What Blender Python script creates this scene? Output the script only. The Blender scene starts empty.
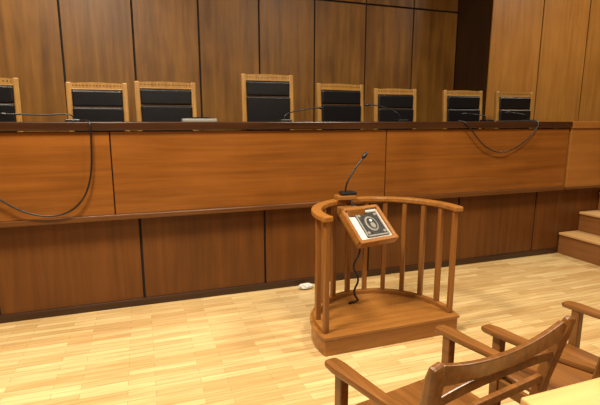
import bpy, bmesh, math, random
from mathutils import Vector, Matrix
random.seed(3)
sc=bpy.context.scene
try:
    sc.view_settings.view_transform='Standard'; sc.view_settings.look='None'
except Exception: pass

# ---------- materials ----------
def lin(c): return tuple(((v/255)/12.92 if v/255<=.04045 else ((v/255+.055)/1.055)**2.4) for v in c)+(1,)
def newmat(n):
    m=bpy.data.materials.new(n); m.use_nodes=True; nt=m.node_tree
    return m,nt,nt.nodes['Principled BSDF']
def plain(n,c,rough=.5,metal=0,**k):
    m,nt,b=newmat(n); b.inputs['Base Color'].default_value=lin(c); b.inputs['Roughness'].default_value=rough; b.inputs['Metallic'].default_value=metal
    b.inputs['Specular IOR Level'].default_value=k.get('spec',.5)
    tc=nt.nodes.new('ShaderNodeTexCoord'); nz=nt.nodes.new('ShaderNodeTexNoise'); nz.inputs['Scale'].default_value=k.get('ns',60)
    bp=nt.nodes.new('ShaderNodeBump'); bp.inputs['Strength'].default_value=k.get('bump',.05); bp.inputs['Distance'].default_value=.01
    nt.links.new(tc.outputs['Object'],nz.inputs['Vector']); nt.links.new(nz.outputs['Fac'],bp.inputs['Height']); nt.links.new(bp.outputs['Normal'],b.inputs['Normal'])
    return m
def wood(n,c1,c2,axis=0,rough=.35,fine=26,along=1.2,var=.12,coat=0.0,broad=1.5,spec=.5):
    m,nt,b=newmat(n); N=nt.nodes; L=nt.links
    b.inputs['Specular IOR Level'].default_value=spec
    tc=N.new('ShaderNodeTexCoord'); mp=N.new('ShaderNodeMapping'); s=[fine]*3; s[axis]=along; mp.inputs['Scale'].default_value=s
    L.new(tc.outputs['Object'],mp.inputs['Vector'])
    oi=N.new('ShaderNodeObjectInfo'); 
    ad=N.new('ShaderNodeVectorMath'); ad.operation='ADD'; L.new(mp.outputs['Vector'],ad.inputs[0])
    ml=N.new('ShaderNodeMath'); ml.operation='MULTIPLY'; ml.inputs[1].default_value=37; L.new(oi.outputs['Random'],ml.inputs[0]); L.new(ml.outputs[0],ad.inputs[1])
    nz=N.new('ShaderNodeTexNoise'); nz.inputs['Scale'].default_value=1; nz.inputs['Detail'].default_value=5; nz.inputs['Roughness'].default_value=.6; nz.inputs['Distortion'].default_value=.4
    L.new(ad.outputs[0],nz.inputs['Vector'])
    n2=N.new('ShaderNodeTexNoise'); n2.inputs['Scale'].default_value=broad; n2.inputs['Detail'].default_value=3; L.new(tc.outputs['Object'],n2.inputs['Vector'])
    mx=N.new('ShaderNodeMath'); mx.operation='MULTIPLY_ADD'; mx.inputs[1].default_value=.35; L.new(n2.outputs['Fac'],mx.inputs[0])
    m3=N.new('ShaderNodeMath'); m3.operation='MULTIPLY'; m3.inputs[1].default_value=.65; L.new(nz.outputs['Fac'],m3.inputs[0]); L.new(m3.outputs[0],mx.inputs[2])
    cr=N.new('ShaderNodeValToRGB'); cr.color_ramp.elements[0].position=.36; cr.color_ramp.elements[1].position=.64
    cr.color_ramp.elements[0].color=lin(c1); cr.color_ramp.elements[1].color=lin(c2); L.new(mx.outputs[0],cr.inputs['Fac'])
    hs=N.new('ShaderNodeHueSaturation'); L.new(cr.outputs['Color'],hs.inputs['Color'])
    mr=N.new('ShaderNodeMapRange'); mr.inputs['To Min'].default_value=1-var; mr.inputs['To Max'].default_value=1+var; L.new(oi.outputs['Random'],mr.inputs['Value']); L.new(mr.outputs[0],hs.inputs['Value'])
    L.new(hs.outputs['Color'],b.inputs['Base Color'])
    rr=N.new('ShaderNodeMapRange'); rr.inputs['To Min'].default_value=rough-.07; rr.inputs['To Max'].default_value=rough+.07; L.new(n2.outputs['Fac'],rr.inputs['Value']); L.new(rr.outputs[0],b.inputs['Roughness'])
    b.inputs['Coat Weight'].default_value=coat; b.inputs['Coat Roughness'].default_value=.2
    bp=N.new('ShaderNodeBump'); bp.inputs['Strength'].default_value=.06; bp.inputs['Distance'].default_value=.005
    L.new(nz.outputs['Fac'],bp.inputs['Height']); L.new(bp.outputs['Normal'],b.inputs['Normal'])
    return m
def parquet():
    m,nt,b=newmat('oak_parquet'); N=nt.nodes; L=nt.links
    tc=N.new('ShaderNodeTexCoord')
    def brick(w,h,c1,c2,mc):
        br=N.new('ShaderNodeTexBrick'); br.offset=.37; br.offset_frequency=2; br.squash=1
        br.inputs['Scale'].default_value=1; br.inputs['Brick Width'].default_value=w; br.inputs['Row Height'].default_value=h
        br.inputs['Mortar Size'].default_value=.0012; br.inputs['Mortar Smooth'].default_value=.2; br.inputs['Bias'].default_value=0
        br.inputs['Color1'].default_value=lin(c1); br.inputs['Color2'].default_value=lin(c2); br.inputs['Mortar'].default_value=lin(mc)
        L.new(tc.outputs['Object'],br.inputs['Vector']); return br
    b1=brick(.47,.062,(224,196,140),(198,162,106),(150,114,70))
    mp=N.new('ShaderNodeMapping'); mp.inputs['Scale'].default_value=(2.2,45,1); L.new(tc.outputs['Object'],mp.inputs['Vector'])
    nz=N.new('ShaderNodeTexNoise'); nz.inputs['Scale'].default_value=1; nz.inputs['Detail'].default_value=5; L.new(mp.outputs[0],nz.inputs['Vector'])
    n2=N.new('ShaderNodeTexNoise'); n2.inputs['Scale'].default_value=.8; n2.inputs['Detail'].default_value=3; L.new(tc.outputs['Object'],n2.inputs['Vector'])
    r=N.new('ShaderNodeValToRGB'); r.color_ramp.elements[0].position=.3; r.color_ramp.elements[1].position=.65
    r.color_ramp.elements[0].color=(.7,.65,.57,1); r.color_ramp.elements[1].color=(1,1,1,1); L.new(nz.outputs['Fac'],r.inputs['Fac'])
    mx=N.new('ShaderNodeMixRGB'); mx.blend_type='MULTIPLY'; mx.inputs[0].default_value=.85; L.new(b1.outputs['Color'],mx.inputs[1]); L.new(r.outputs['Color'],mx.inputs[2])
    r2=N.new('ShaderNodeValToRGB'); r2.color_ramp.elements[0].position=.35; r2.color_ramp.elements[1].position=.6
    r2.color_ramp.elements[0].color=(.85,.81,.75,1); r2.color_ramp.elements[1].color=(1,1,1,1); L.new(n2.outputs['Fac'],r2.inputs['Fac'])
    m2=N.new('ShaderNodeMixRGB'); m2.blend_type='MULTIPLY'; m2.inputs[0].default_value=.7; L.new(mx.outputs[0],m2.inputs[1]); L.new(r2.outputs['Color'],m2.inputs[2])
    L.new(m2.outputs[0],b.inputs['Base Color']); b.inputs['Roughness'].default_value=.18
    bp=N.new('ShaderNodeBump'); bp.inputs['Strength'].default_value=.1; bp.inputs['Distance'].default_value=.003; bp.invert=True
    L.new(b1.outputs['Fac'],bp.inputs['Height']); L.new(bp.outputs['Normal'],b.inputs['Normal'])
    return m
M_floor=parquet()
M_back=wood('back_wall_veneer',(92,58,20),(132,88,32),2,.42,10,.7,.10,spec=.3)
M_back_shade=wood('recess_veneer_painted_shade',(46,28,12),(62,38,16),2,.45,14,.8,.0,spec=.2)  # shade of the recess painted into the veneer colour
M_right=wood('side_wall_veneer',(138,90,34),(164,112,48),2,.45,14,.8,.04,spec=.3)
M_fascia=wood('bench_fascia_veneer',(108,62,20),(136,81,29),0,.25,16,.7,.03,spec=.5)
M_fascia2=wood('bench_end_veneer',(134,84,32),(158,102,44),0,.3,16,.7,.0)
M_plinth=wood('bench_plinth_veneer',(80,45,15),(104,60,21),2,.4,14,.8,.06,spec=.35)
M_edge=wood('bench_top_dark_wood',(46,26,12),(64,36,17),0,.22,30,1,.02)
M_mold=wood('bench_molding_wood',(80,46,18),(102,60,24),0,.3,30,1,.02)
M_dark=plain('dark_groove',(18,11,6),.8)
M_base=wood('baseboard_wood',(44,25,12),(60,34,16),0,.4,30,1,.02)
M_stand=wood('stand_oak',(130,82,34),(158,104,46),0,.28,30,1.5,.04)
M_standv=wood('stand_oak_vertical',(116,70,28),(146,94,41),2,.3,30,1.5,.08)
M_chair=wood('armchair_oak',(98,60,24),(132,84,38),1,.28,34,2,.08)
M_judge=wood('judge_chair_wood',(132,92,38),(164,120,56),2,.4,34,2,.06)
M_table=wood('table_oak',(200,154,90),(220,178,112),0,.3,22,1,.02)
M_leather=plain('black_leather',(14,14,15),.3,bump=.25,ns=120,spec=.45)
M_black=plain('black_plastic',(12,12,13),.4)
M_white=plain('white_paper',(205,200,190),.7)
M_silver=plain('embossed_cover_metal',(44,42,38),.45,.0,bump=1,ns=70,spec=.3)
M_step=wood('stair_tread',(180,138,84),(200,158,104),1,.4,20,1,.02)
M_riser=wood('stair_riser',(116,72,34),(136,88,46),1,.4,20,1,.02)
M_ceil=plain('ceiling_paint',(160,150,132),.9)
M_wallp=wood('rear_wall_veneer',(90,60,30),(114,78,42),2,.45,14,.8,.0)
M_grey=plain('grey_plastic',(132,126,114),.5,spec=.3)

# ---------- mesh helpers ----------
def group(name,loc=(0,0,0),rz=0):
    e=bpy.data.objects.new(name,None); e.empty_display_size=.2; e.location=loc; e.rotation_euler=(0,0,rz); sc.collection.objects.link(e); return e
def mk(name,bm,mat,parent=None,smooth=False,bevel=0,segs=2):
    me=bpy.data.meshes.new(name); bm.normal_update(); bm.to_mesh(me); bm.free(); me.materials.append(mat)
    o=bpy.data.objects.new(name,me); sc.collection.objects.link(o)
    if parent: o.parent=parent
    if smooth:
        for p in me.polygons: p.use_smooth=True
    if bevel:
        md=o.modifiers.new('bevel','BEVEL'); md.width=bevel; md.segments=segs; md.limit_method='ANGLE'; md.angle_limit=math.radians(40)
    return o
def box(name,a,b,mat,parent=None,bevel=0,M=None,segs=2):
    bm=bmesh.new(); bmesh.ops.create_cube(bm,size=1)
    c=[(a[i]+b[i])/2 for i in range(3)]; s=[abs(b[i]-a[i]) for i in range(3)]
    for v in bm.verts:
        v.co=Vector((v.co.x*s[0]+c[0],v.co.y*s[1]+c[1],v.co.z*s[2]+c[2]))
    if M: bmesh.ops.transform(bm,matrix=M,verts=bm.verts)
    return mk(name,bm,mat,parent,bevel=bevel,segs=segs)
def sweep(name,pts,w,h,mat,parent=None,up=Vector((0,0,1)),bevel=0,smooth=False,sizes=None):
    bm=bmesh.new(); rings=[]; n=len(pts); P=[Vector(p) for p in pts]
    for i,p in enumerate(P):
        t=(P[min(i+1,n-1)]-P[max(i-1,0)]).normalized(); s=t.cross(up).normalized(); u=s.cross(t).normalized()
        ww,hh=sizes[i] if sizes else (w,h)
        rings.append([bm.verts.new(p+s*a*ww/2+u*b_*hh/2) for a,b_ in ((-1,-1),(1,-1),(1,1),(-1,1))])
    for i in range(n-1):
        for k in range(4): bm.faces.new((rings[i][k],rings[i][(k+1)%4],rings[i+1][(k+1)%4],rings[i+1][k]))
    bm.faces.new(rings[0]); bm.faces.new(rings[-1][::-1]); bmesh.ops.recalc_face_normals(bm,faces=bm.faces)
    return mk(name,bm,mat,parent,bevel=bevel,smooth=smooth)
def prism(name,poly,z0,z1,mat,parent=None,bevel=0):
    bm=bmesh.new(); lo=[bm.verts.new((x,y,z0)) for x,y in poly]; hi=[bm.verts.new((x,y,z1)) for x,y in poly]; n=len(poly)
    bm.faces.new(lo[::-1]); bm.faces.new(hi)
    for i in range(n): bm.faces.new((lo[i],lo[(i+1)%n],hi[(i+1)%n],hi[i]))
    bmesh.ops.recalc_face_normals(bm,faces=bm.faces)
    return mk(name,bm,mat,parent,bevel=bevel)
def tube(name,pts,r,mat,parent=None,res=8):
    cu=bpy.data.curves.new(name,'CURVE'); cu.dimensions='3D'; cu.bevel_depth=r; cu.bevel_resolution=3; cu.resolution_u=res; cu.use_fill_caps=True
    sp=cu.splines.new('NURBS'); sp.points.add(len(pts)-1)
    for i,p in enumerate(pts): sp.points[i].co=(*p,1)
    sp.use_endpoint_u=True; sp.order_u=min(4,len(pts))
    o=bpy.data.objects.new(name,cu); sc.collection.objects.link(o); cu.materials.append(mat)
    dg=bpy.context.evaluated_depsgraph_get(); me=bpy.data.meshes.new_from_object(o.evaluated_get(dg)); me.name=name
    bpy.data.objects.remove(o); o=bpy.data.objects.new(name,me); sc.collection.objects.link(o)
    if not me.materials: me.materials.append(mat)
    for p in me.polygons: p.use_smooth=True
    if parent: o.parent=parent
    return o
def wtube(name,pts,r,mat,parent):
    l=parent.location; return tube(name,[(p[0]-l.x,p[1]-l.y,p[2]-l.z) for p in pts],r,mat,parent)
def ball(name,c,r,mat,parent=None,scale=(1,1,1),M=None):
    bm=bmesh.new(); bmesh.ops.create_uvsphere(bm,u_segments=16,v_segments=10,radius=r)
    for v in bm.verts: v.co=Vector((v.co.x*scale[0],v.co.y*scale[1],v.co.z*scale[2]))
    if M: bmesh.ops.transform(bm,matrix=M,verts=bm.verts)
    bmesh.ops.translate(bm,vec=Vector(c),verts=bm.verts)
    return mk(name,bm,mat,parent,smooth=True)

# ---------- room ----------
XL,XR,YB,YF,ZC=-4.0,9.0,6.72,-3.0,4.9
box('floor',(XL-.2,YF-.2,-.1),(XR+.2,YB+.2,0),M_floor)
box('ceiling',(XL-.2,YF-.2,ZC),(XR+.2,YB+.2,ZC+.1),M_ceil)
box('wall_left',(XL-.1,YF,0),(XL,YB,ZC),M_wallp)
box('wall_right',(XR,YF,0),(XR+.1,YB,ZC),M_wallp)
box('wall_rear',(XL,YF-.1,0),(XR,YF,ZC),M_wallp)
wb=group('wall_back',(0,0,0))
box('backing',(XL,YB,0),(XR,YB+.1,ZC),M_dark,wb)
PX=5.2
g=-.87-.87*3
xs=[]
x=g
while x<PX-.1: xs.append(x); x+=.868
for i,x in enumerate(xs):
    x1=min(x+.868,PX)
    for j,(z0,z1) in enumerate(((.6,3.54),(3.565,ZC))):
        box('panel_%d_%d'%(i,j),(x+.012,YB-.03,z0),(x1-.012,YB,z1),M_back,wb,bevel=.004)
wp=group('wall_back_projection',(0,0,0))
YP=5.87
box('core',(PX+.02,YP+.02,0),(XR,YB,ZC),M_dark,wp)
box('side_panel',(PX,YP+.03,0),(PX+.02,YB-.03,ZC),M_back_shade,wp)
for i,(a,b_) in enumerate(((PX,6.2),(6.2,7.2),(7.2,8.1),(8.1,9.0))):
    box('panel_%d'%i,(a+(.012 if i else 0),YP,0),(b_-.012,YP+.02,ZC),M_right,wp,bevel=.003)

# ---------- judges' platform + bench ----------
PZ=.85
box('floor_raised',(XL+.01,4.44,0),(XR-.01,YP-.01,PZ),M_base)
box('floor_raised_recess',(XL+.01,YP-.01,0),(PX-.01,YB-.04,PZ),M_base)
bench=group('judges_bench')
YPL,YFA=4.37,4.27
sp=1.207; px=-.05
box('plinth_core',(XL+.01,YPL+.02,0),(5.95,YPL+.06,.92),M_dark,bench)
xx=px-sp*3
i=0
while xx<5.9:
    a=max(xx,XL+.01); b_=min(xx+sp,5.95)
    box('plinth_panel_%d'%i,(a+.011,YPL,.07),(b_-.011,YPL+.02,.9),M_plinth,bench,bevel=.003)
    xx+=sp; i+=1
box('plinth_skirting',(XL+.01,YPL-.018,0),(5.95,YPL+.02,.07),M_base,bench,bevel=.006)
joints=[XL+.01,-2.7,-.25,2.49,5.11]
for i in range(4):
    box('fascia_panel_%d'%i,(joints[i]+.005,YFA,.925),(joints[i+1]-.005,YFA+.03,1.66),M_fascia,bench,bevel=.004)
box('fascia_core',(XL+.01,YFA+.03,.9),(6.6,YPL+.06,1.66),M_dark,bench)
box('fascia_molding',(XL+.01,YFA-.02,.875),(5.10,YFA+.05,.925),M_mold,bench,bevel=.01)
box('top_edge',(XL+.01,YFA-.03,1.67),(5.12,YFA+.04,1.745),M_edge,bench,bevel=.01)
box('desk_top',(XL+.01,YFA+.04,1.69),(5.12,4.75,1.738),M_edge,bench,bevel=.004)
box('end_fascia',(5.135,YFA-.01,.9),(6.6,YFA+.03,1.66),M_fascia2,bench,bevel=.004)
box('end_cap',(5.135,YFA-.03,1.66),(6.6,4.75,1.746),M_fascia2,bench,bevel=.008)
box('end_molding',(5.135,YFA-.02,.88),(6.6,YFA+.03,.915),M_mold,bench,bevel=.006)
box('end_lower_rail',(5.97,YPL,.0),(6.6,YPL+.05,.9),M_plinth,bench)
for i,x in enumerate((XL+.05,-1.2,1.0,3.75,5.0)):
    box('desk_support_%d'%i,(x,4.45,PZ),(x+.05,4.7,1.69),M_edge,bench)

# stairs
st=group('stairs')
for i,(x,z) in enumerate(((5.2,.29),(5.53,.55),(5.86,.80))):
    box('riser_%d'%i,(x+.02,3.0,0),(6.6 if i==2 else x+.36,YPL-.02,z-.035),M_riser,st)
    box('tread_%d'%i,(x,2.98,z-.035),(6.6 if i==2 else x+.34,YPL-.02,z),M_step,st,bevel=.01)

# ---------- judges' chairs ----------
def judge_chair(x,y,rz,hs=1.0,w=.6):
    g=group('judge_chair',(x,y,PZ),rz)
    H=1.32*hs; hw=w/2
    for s,n in ((-1,'l'),(1,'r')):
        sweep('back_post_'+n,[(s*(hw-.03),.22,0),(s*(hw-.03),.22,.45),(s*(hw-.03),.25,.9),(s*(hw-.03),.28,H-.015)],.058,.055,M_judge,g,up=Vector((0,1,0)),bevel=.014)
        sweep('front_leg_'+n,[(s*(hw-.03),-.25,0),(s*(hw-.03),-.25,.66)],.05,.05,M_judge,g,up=Vector((0,1,0)),bevel=.006)
        sweep('arm_'+n,[(s*(hw-.03),-.30,.67),(s*(hw-.03),-.1,.69),(s*(hw-.03),.23,.68)],.065,.035,M_judge,g,bevel=.01)
        box('side_rail_'+n,(s*(hw-.03)-.015,-.24,.36),(s*(hw-.03)+.015,.21,.43),M_judge,g)
    n=24; poly=[]
    a=hw-.05
    poly.append((-a,H-.085)); poly.append((a,H-.085))
    for i in range(n+1):
        t=1-2*i/n; poly.append((a*t,H-.025+.010*math.cos(t*math.pi/2)))
    bm=bmesh.new(); f=[bm.verts.new((px_,.255,pz_)) for px_,pz_ in poly]; r=[bm.verts.new((px_,.295,pz_)) for px_,pz_ in poly]; m_=len(poly)
    bm.faces.new(f); bm.faces.new(r[::-1])
    for i in range(m_): bm.faces.new((f[i],r[i],r[(i+1)%m_],f[(i+1)%m_]))
    bmesh.ops.recalc_face_normals(bm,faces=bm.faces); mk('top_rail',bm,M_judge,g)
    nbd=15
    bm=bmesh.new()
    for i in range(nbd):
        res=bmesh.ops.create_uvsphere(bm,u_segments=8,v_segments=6,radius=.007)
        bmesh.ops.translate(bm,vec=Vector(((i-nbd//2)*(2*a-.04)/(nbd-1),.254,H-.048)),verts=res['verts'])
    mk('carved_beads',bm,M_mold,g)
    box('inner_rail',(-a,.245,H-.095),(a,.285,H-.083),M_judge,g,bevel=.004)
    box('leather_back_top',(-a+.005,.225,H-.27),(a-.005,.28,H-.097),M_leather,g,bevel=.02,segs=4)
    box('leather_back_lower',(-a+.005,.205,.62),(a-.005,.27,H-.275),M_leather,g,bevel=.02,segs=4)
    box('lower_back_rail',(-a,.215,.54),(a,.25,.6),M_judge,g,bevel=.006)
    box('seat_rail',(-a,-.27,.37),(a,-.23,.43),M_judge,g)
    box('seat_cushion',(-a,-.28,.43),(a,.2,.51),M_leather,g,bevel=.03,segs=4)
    return g
for x,y,r,h,w in ((-1.43,5.10,0,1.02,.62),(-.41,5.09,-.04,1.0,.61),(.31,5.09,.03,1.02,.66),(1.47,5.09,-.03,1.11,.64),(2.46,5.09,.10,1.045,.68),
              (3.21,5.09,-.08,1.015,.62),(4.31,5.09,-.05,1.015,.64),(5.23,5.09,-.05,1.015,.66)):
    judge_chair(x,y,r,h,w)

# ---------- bench microphones, cables, console ----------
ZT=1.7385
def goose(x,y,tip,name='gooseneck_microphone'):
    g=group(name,(x,y,ZT))
    prism('base',[(-.06,-.07),(.06,-.07),(.05,.07),(-.05,.07)],0,.03,M_black,g,bevel=.008)
    t=Vector(tip)
    tube('stalk',[(0,.02,.025),(0,.02,.09),(t.x*.3,t.y*.3,t.z*.75),(t.x*.75,t.y*.8,t.z*1.02),tuple(t)],.0065,M_black,g)
    d=Vector((t.x*.25,t.y*.2,-t.z*.03)).normalized()
    Mr=d.to_track_quat('Z','Y').to_matrix().to_4x4()
    ball('capsule',tip,.014,M_black,g,(1,1,2.6),Mr)
    return g
goose(-.55,4.5,(-.55,.05,.07))
goose(1.42,4.5,(.42,.05,.15))
goose(2.80,4.5,(-.40,.05,.19))
goose(4.05,4.55,(-.3,.05,.1))
goose(4.72,4.55,(-.3,.05,.12))
con=group('desk_console',(.55,4.5,ZT))
box('body',(-.16,-.09,0),(.16,.09,.035),M_grey,con,bevel=.008)
for i in range(6): box('key_%d'%i,(-.13+i*.045,-.06,.035),(-.1+i*.045,-.02,.042),M_black,con)
box('screen',(-.1,.02,.035),(.1,.07,.05),M_black,con)
yc=YFA-.045
wtube('hanging_cable_1',[(-1.9,yc,1.752),(-1.75,yc-.005,1.6),(-1.45,yc,1.38),(-1.15,yc,1.15),(-.95,yc,.98),(-.68,yc,.93),(-.5,yc,1.05),(-.42,yc,1.25),(-.40,yc,1.45),(-.39,yc-.004,1.70),(-.40,yc,1.758),(-.43,yc+.1,1.755),(-.55,4.40,ZT+.01)],.0075,M_black,bench)
wtube('hanging_cable_2',[(3.42,yc+.06,1.755),(3.45,yc-.006,1.755),(3.55,yc-.005,1.66),(3.72,yc,1.48),(3.92,yc,1.38),(4.15,yc,1.39),(4.38,yc,1.52),(4.52,yc-.005,1.66),(4.56,yc-.006,1.755),(4.5,yc+.06,1.758),(4.1,4.44,ZT+.01)],.007,M_black,bench)

# ---------- witness stand ----------
CX,CY=1.815,3.02
ws=group('witness_stand',(CX,CY,0))
R=.615
def arc(r,a0,a1,n,cx=0,cy=0): return [(cx+r*math.cos(math.radians(a0+(a1-a0)*i/n)),cy+r*math.sin(math.radians(a0+(a1-a0)*i/n))) for i in range(n+1)]
prism('platform_base',arc(R,-13,193,48),0,.135,M_stand,ws,bevel=.004)
prism('platform_top',arc(R+.012,-14.3,194.3,48),.135,.158,M_stand,ws,bevel=.005)
RB=R-.045
sweep('curb_rail',[(x,y,.175) for x,y in arc(RB,-8,188,44)],.05,.035,M_stand,ws,bevel=.004)
sweep('top_rail',[(x,y,1.052) for x,y in arc(RB+.008,-11,191,56)],.082,.042,M_stand,ws,bevel=.01)
nb=12
for i in range(nb):
    a=math.radians(-7+194*i/(nb-1))
    c=Vector((RB*math.cos(a),RB*math.sin(a),0))
    M=Matrix.Translation(c)@Matrix.Rotation(a,4,'Z')
    box('baluster_%d'%i,(-.02,-.02,.158),(.02,.02,1.04),M_standv,ws,bevel=.006,M=M)
# reading desk on stand
lec=group('reading_desk',(1.55,3.37,0),math.radians(12))
tilt=math.radians(40)
T=Matrix.Translation((0,0,1.03))@Matrix.Rotation(tilt,4,'X')
W,Lh,th=.40,.37,.07
box('tray_bottom',(0,-Lh,-th),(W,0,-th+.012),M_stand,lec,M=T)
for n,a,b_ in (('side_l',(0,-Lh,-th),(.03,0,0)),('side_r',(W-.03,-Lh,-th),(W,0,0)),('side_top',(0,-.03,-th),(W,0,0)),('side_bottom',(0,-Lh-.004,-th),(W,-Lh+.03,.004))):
    box(n,a,b_,M_stand,lec,bevel=.004,M=T)
box('mat_board',(.03,-Lh+.03,-.03),(W-.03,-.03,-.022),M_white,lec,M=T)
ca,cb,cc,cd=.11,W-.055,-Lh+.055,-.06
box('embossed_cover',(ca,cc,-.022),(cb,cd,-.012),M_silver,lec,bevel=.004,M=T)
def disc(nm,cx,cy,r,z,mat,n=24,h=.004,sx=1,sy=1):
    bm=bmesh.new(); bmesh.ops.create_cone(bm,cap_ends=True,segments=n,radius1=r,radius2=r*.85,depth=h)
    for v in bm.verts: v.co.x*=sx; v.co.y*=sy
    bmesh.ops.translate(bm,vec=Vector((cx,cy,z)),verts=bm.verts); bmesh.ops.transform(bm,matrix=T,verts=bm.verts); mk(nm,bm,mat,lec)
cx_,cy_=(ca+cb)/2,(cc+cd)/2
for n,a,b_ in (('border_l',(ca,cc),(ca+.014,cd)),('border_r',(cb-.014,cc),(cb,cd)),('border_t',(ca,cd-.014),(cb,cd)),('border_b',(ca,cc),(cb,cc+.014))):
    box(n,(a[0],a[1],-.012),(b_[0],b_[1],-.008),M_grey,lec,M=T)
disc('cover_icon_field',cx_,cy_,.062,-.010,M_grey,28,.004,1,1.25)
disc('cover_icon_inner',cx_,cy_,.05,-.007,M_silver,28,.004,1,1.25)
# relief figure: body, head, halo
disc('cover_icon_body',cx_,cy_-.022,.026,-.005,M_grey,12,.005,1,1.3)
disc('cover_icon_head',cx_,cy_+.028,.014,-.004,M_white,14,.005,1,1.1)
for i,(sx,sy) in enumerate(((-1,-1),(1,-1),(-1,1),(1,1))): disc('cover_corner_%d'%i,cx_+sx*.085,cy_+sy*.09,.016,-.009,M_grey,8)
box('support_block',(.05,-.06,.96),(.22,.16,1.02),M_stand,lec,bevel=.006)
# mic on rail
mg=group('witness_microphone',(1.71,3.575,1.074))
box('wood_block',(-.12,-.09,0),(.04,.03,.035),M_stand,mg,bevel=.005)
prism('base',[(-.09,-.07),(.06,-.07),(.05,.04),(-.07,.04)],.035,.065,M_black,mg,bevel=.01)
tube('stalk',[(-.02,0,.055),(-.025,0,.11),(.02,0,.2),(.12,0,.33),(.15,0,.36)],.0075,M_black,mg)
ball('capsule',(.16,0,.375),.017,M_black,mg,(1,1,2.2),Vector((.6,0,.8)).to_track_quat('Z','Y').to_matrix().to_4x4())
cp=[(1.70,3.50,1.09),(1.71,3.46,1.0),(1.72,3.38,.86),(1.68,3.36,.78),(1.71,3.35,.70),(1.74,3.35,.64),(1.69,3.34,.58),(1.66,3.35,.50),(1.71,3.36,.44),(1.73,3.35,.37),(1.68,3.35,.31),(1.69,3.36,.24),(1.75,3.36,.18),(1.71,3.40,.17),(1.65,3.38,.17)]
wtube('cable',cp,.009,M_black,mg)

# crumpled paper by the plinth
bm=bmesh.new(); bmesh.ops.create_icosphere(bm,subdivisions=3,radius=.06)
for v in bm.verts:
    k=1+random.uniform(-.18,.18); v.co=Vector((v.co.x*k*1.3,v.co.y*k*.7,v.co.z*k*.5+.03))
    v.co.z=max(v.co.z,0)
bmesh.ops.translate(bm,vec=Vector((1.56,4.24,0)),verts=bm.verts); mk('crumpled_paper',bm,M_white)

# ---------- foreground armchairs ----------
def armchair(x,y,rz):
    g=group('wooden_armchair',(x,y,0),rz)
    hw=.335
    for s,n in ((-1,'l'),(1,'r')):
        sweep('arm_'+n,[(s*(hw+.01),.345,.66),(s*(hw+.01),.32,.668),(s*(hw+.01),.26,.672),(s*(hw+.005),.15,.675),(s*hw,-.05,.685),(s*(hw-.005),-.25,.71)],.07,.032,M_chair,g,bevel=.012,
              sizes=[(.045,.026),(.07,.034),(.08,.036),(.07,.034),(.055,.034),(.045,.034)])
        sweep('front_leg_'+n,[(s*hw,.24,0),(s*hw,.25,.4),(s*hw,.25,.66)],.045,.05,M_chair,g,up=Vector((0,1,0)),bevel=.006)
        sweep('back_post_'+n,[(s*(hw-.01),-.28,0),(s*(hw-.01),-.21,.42),(s*(hw),-.25,.7),(s*(hw+.02),-.30,.92),(s*(hw+.035),-.32,.985)],.045,.05,M_chair,g,up=Vector((0,1,0)),bevel=.012,
              sizes=[(.04,.045),(.045,.055),(.05,.05),(.065,.045),(.05,.03)])
        box('side_rail_'+n,(s*hw-.012,-.22,.36),(s*hw+.012,.24,.42),M_chair,g)
        box('side_stretcher_'+n,(s*hw-.012,-.24,.16),(s*hw+.012,.24,.19),M_chair,g)
    def rail(nm,z,h,dip,y0,bow,h2=None):
        pts=[]; n=20; sz=[]
        for i in range(n+1):
            t=-1+2*i/n
            pts.append((t*(hw+.005),y0-bow*(1-t*t),z-dip*(1-t*t))); sz.append((.024,h+(0 if h2 is None else (h2-h)*(1-t*t))))
        sweep(nm,pts,.024,h,M_chair,g,bevel=.005,sizes=sz)
    rail('top_rail',.935,.075,.04,-.305,.0,.06)
    rail('mid_rail',.815,.035,-.02,-.28,.0,.045)
    rail('lower_rail',.70,.035,.0,-.25,.0)
    box('front_rail',(-hw+.02,.22,.36),(hw-.02,.25,.42),M_chair,g)
    box('rear_rail',(-hw+.02,-.225,.36),(hw-.02,-.2,.42),M_chair,g)
    box('seat',(-hw+.024,-.2,.42),(hw-.024,.28,.45),M_chair,g,bevel=.012,segs=3)
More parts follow.
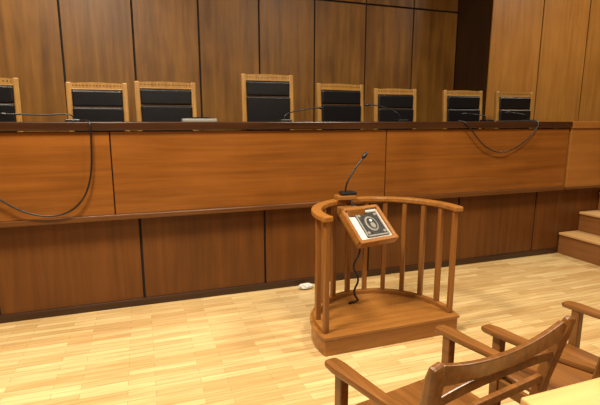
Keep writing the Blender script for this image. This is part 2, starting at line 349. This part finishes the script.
armchair(1.155,1.47,math.radians(10))
armchair(2.065,1.50,math.radians(8))
tb=group('wooden_table',(2.35,.735,0))
box('top',(-1.15,-.35,.765),(1.3,.352,.80),M_table,tb,bevel=.008)
for i,(a,c) in enumerate(((-1.05,-.28),(1.2,-.28),(-1.05,.28),(1.2,.28))): box('leg_%d'%i,(a-.03,c-.03,0),(a+.03,c+.03,.765),M_table,tb,bevel=.005)
box('apron_front',(-1.05,.26,.685),(1.2,.29,.765),M_table,tb); box('apron_back',(-1.05,-.29,.685),(1.2,-.26,.765),M_table,tb)

# ---------- lights ----------
def area(n,loc,size,e,col,target=None,sy=None):
    l=bpy.data.lights.new(n,'AREA'); l.energy=e; l.color=col; l.shape='RECTANGLE'; l.size=size; l.size_y=sy or size
    o=bpy.data.objects.new(n,l); o.location=loc; sc.collection.objects.link(o)
    if target is not None: o.rotation_euler=(Vector(target)-Vector(loc)).to_track_quat('-Z','Y').to_euler()
warm=(1,.91,.76)
area('unseen_overhead_light',(-.7,2.4,4.8),.8,385,warm)
area('unseen_overhead_light',(3.2,1.9,4.8),.8,205,warm)
area('unseen_overhead_light',(1.2,-1.2,4.8),1.6,140,warm)
area('unseen_overhead_light',(-1.7,5.0,4.8),.7,75,warm)  # unseen lamp added to brighten the left part of the back wall
area('unseen_overhead_light',(7.2,3.8,4.8),.8,105,warm)  # unseen lamp added to light the projecting wall but not its side panel
w=bpy.data.worlds.new('World'); sc.world=w; w.use_nodes=True; w.node_tree.nodes['Background'].inputs[0].default_value=(.9,.75,.55,1); w.node_tree.nodes['Background'].inputs[1].default_value=.3

# ---------- camera ----------
cam=bpy.data.cameras.new('camera'); co=bpy.data.objects.new('camera',cam); sc.collection.objects.link(co); sc.camera=co
cam.sensor_width=36; cam.lens=448.67/600*36; cam.clip_start=.05
th,ps=.1794,.3391
F=Vector((math.sin(ps)*math.cos(th),math.cos(ps)*math.cos(th),-math.sin(th)))
co.location=(0,0,1.75); co.rotation_euler=F.to_track_quat('-Z','Y').to_euler()
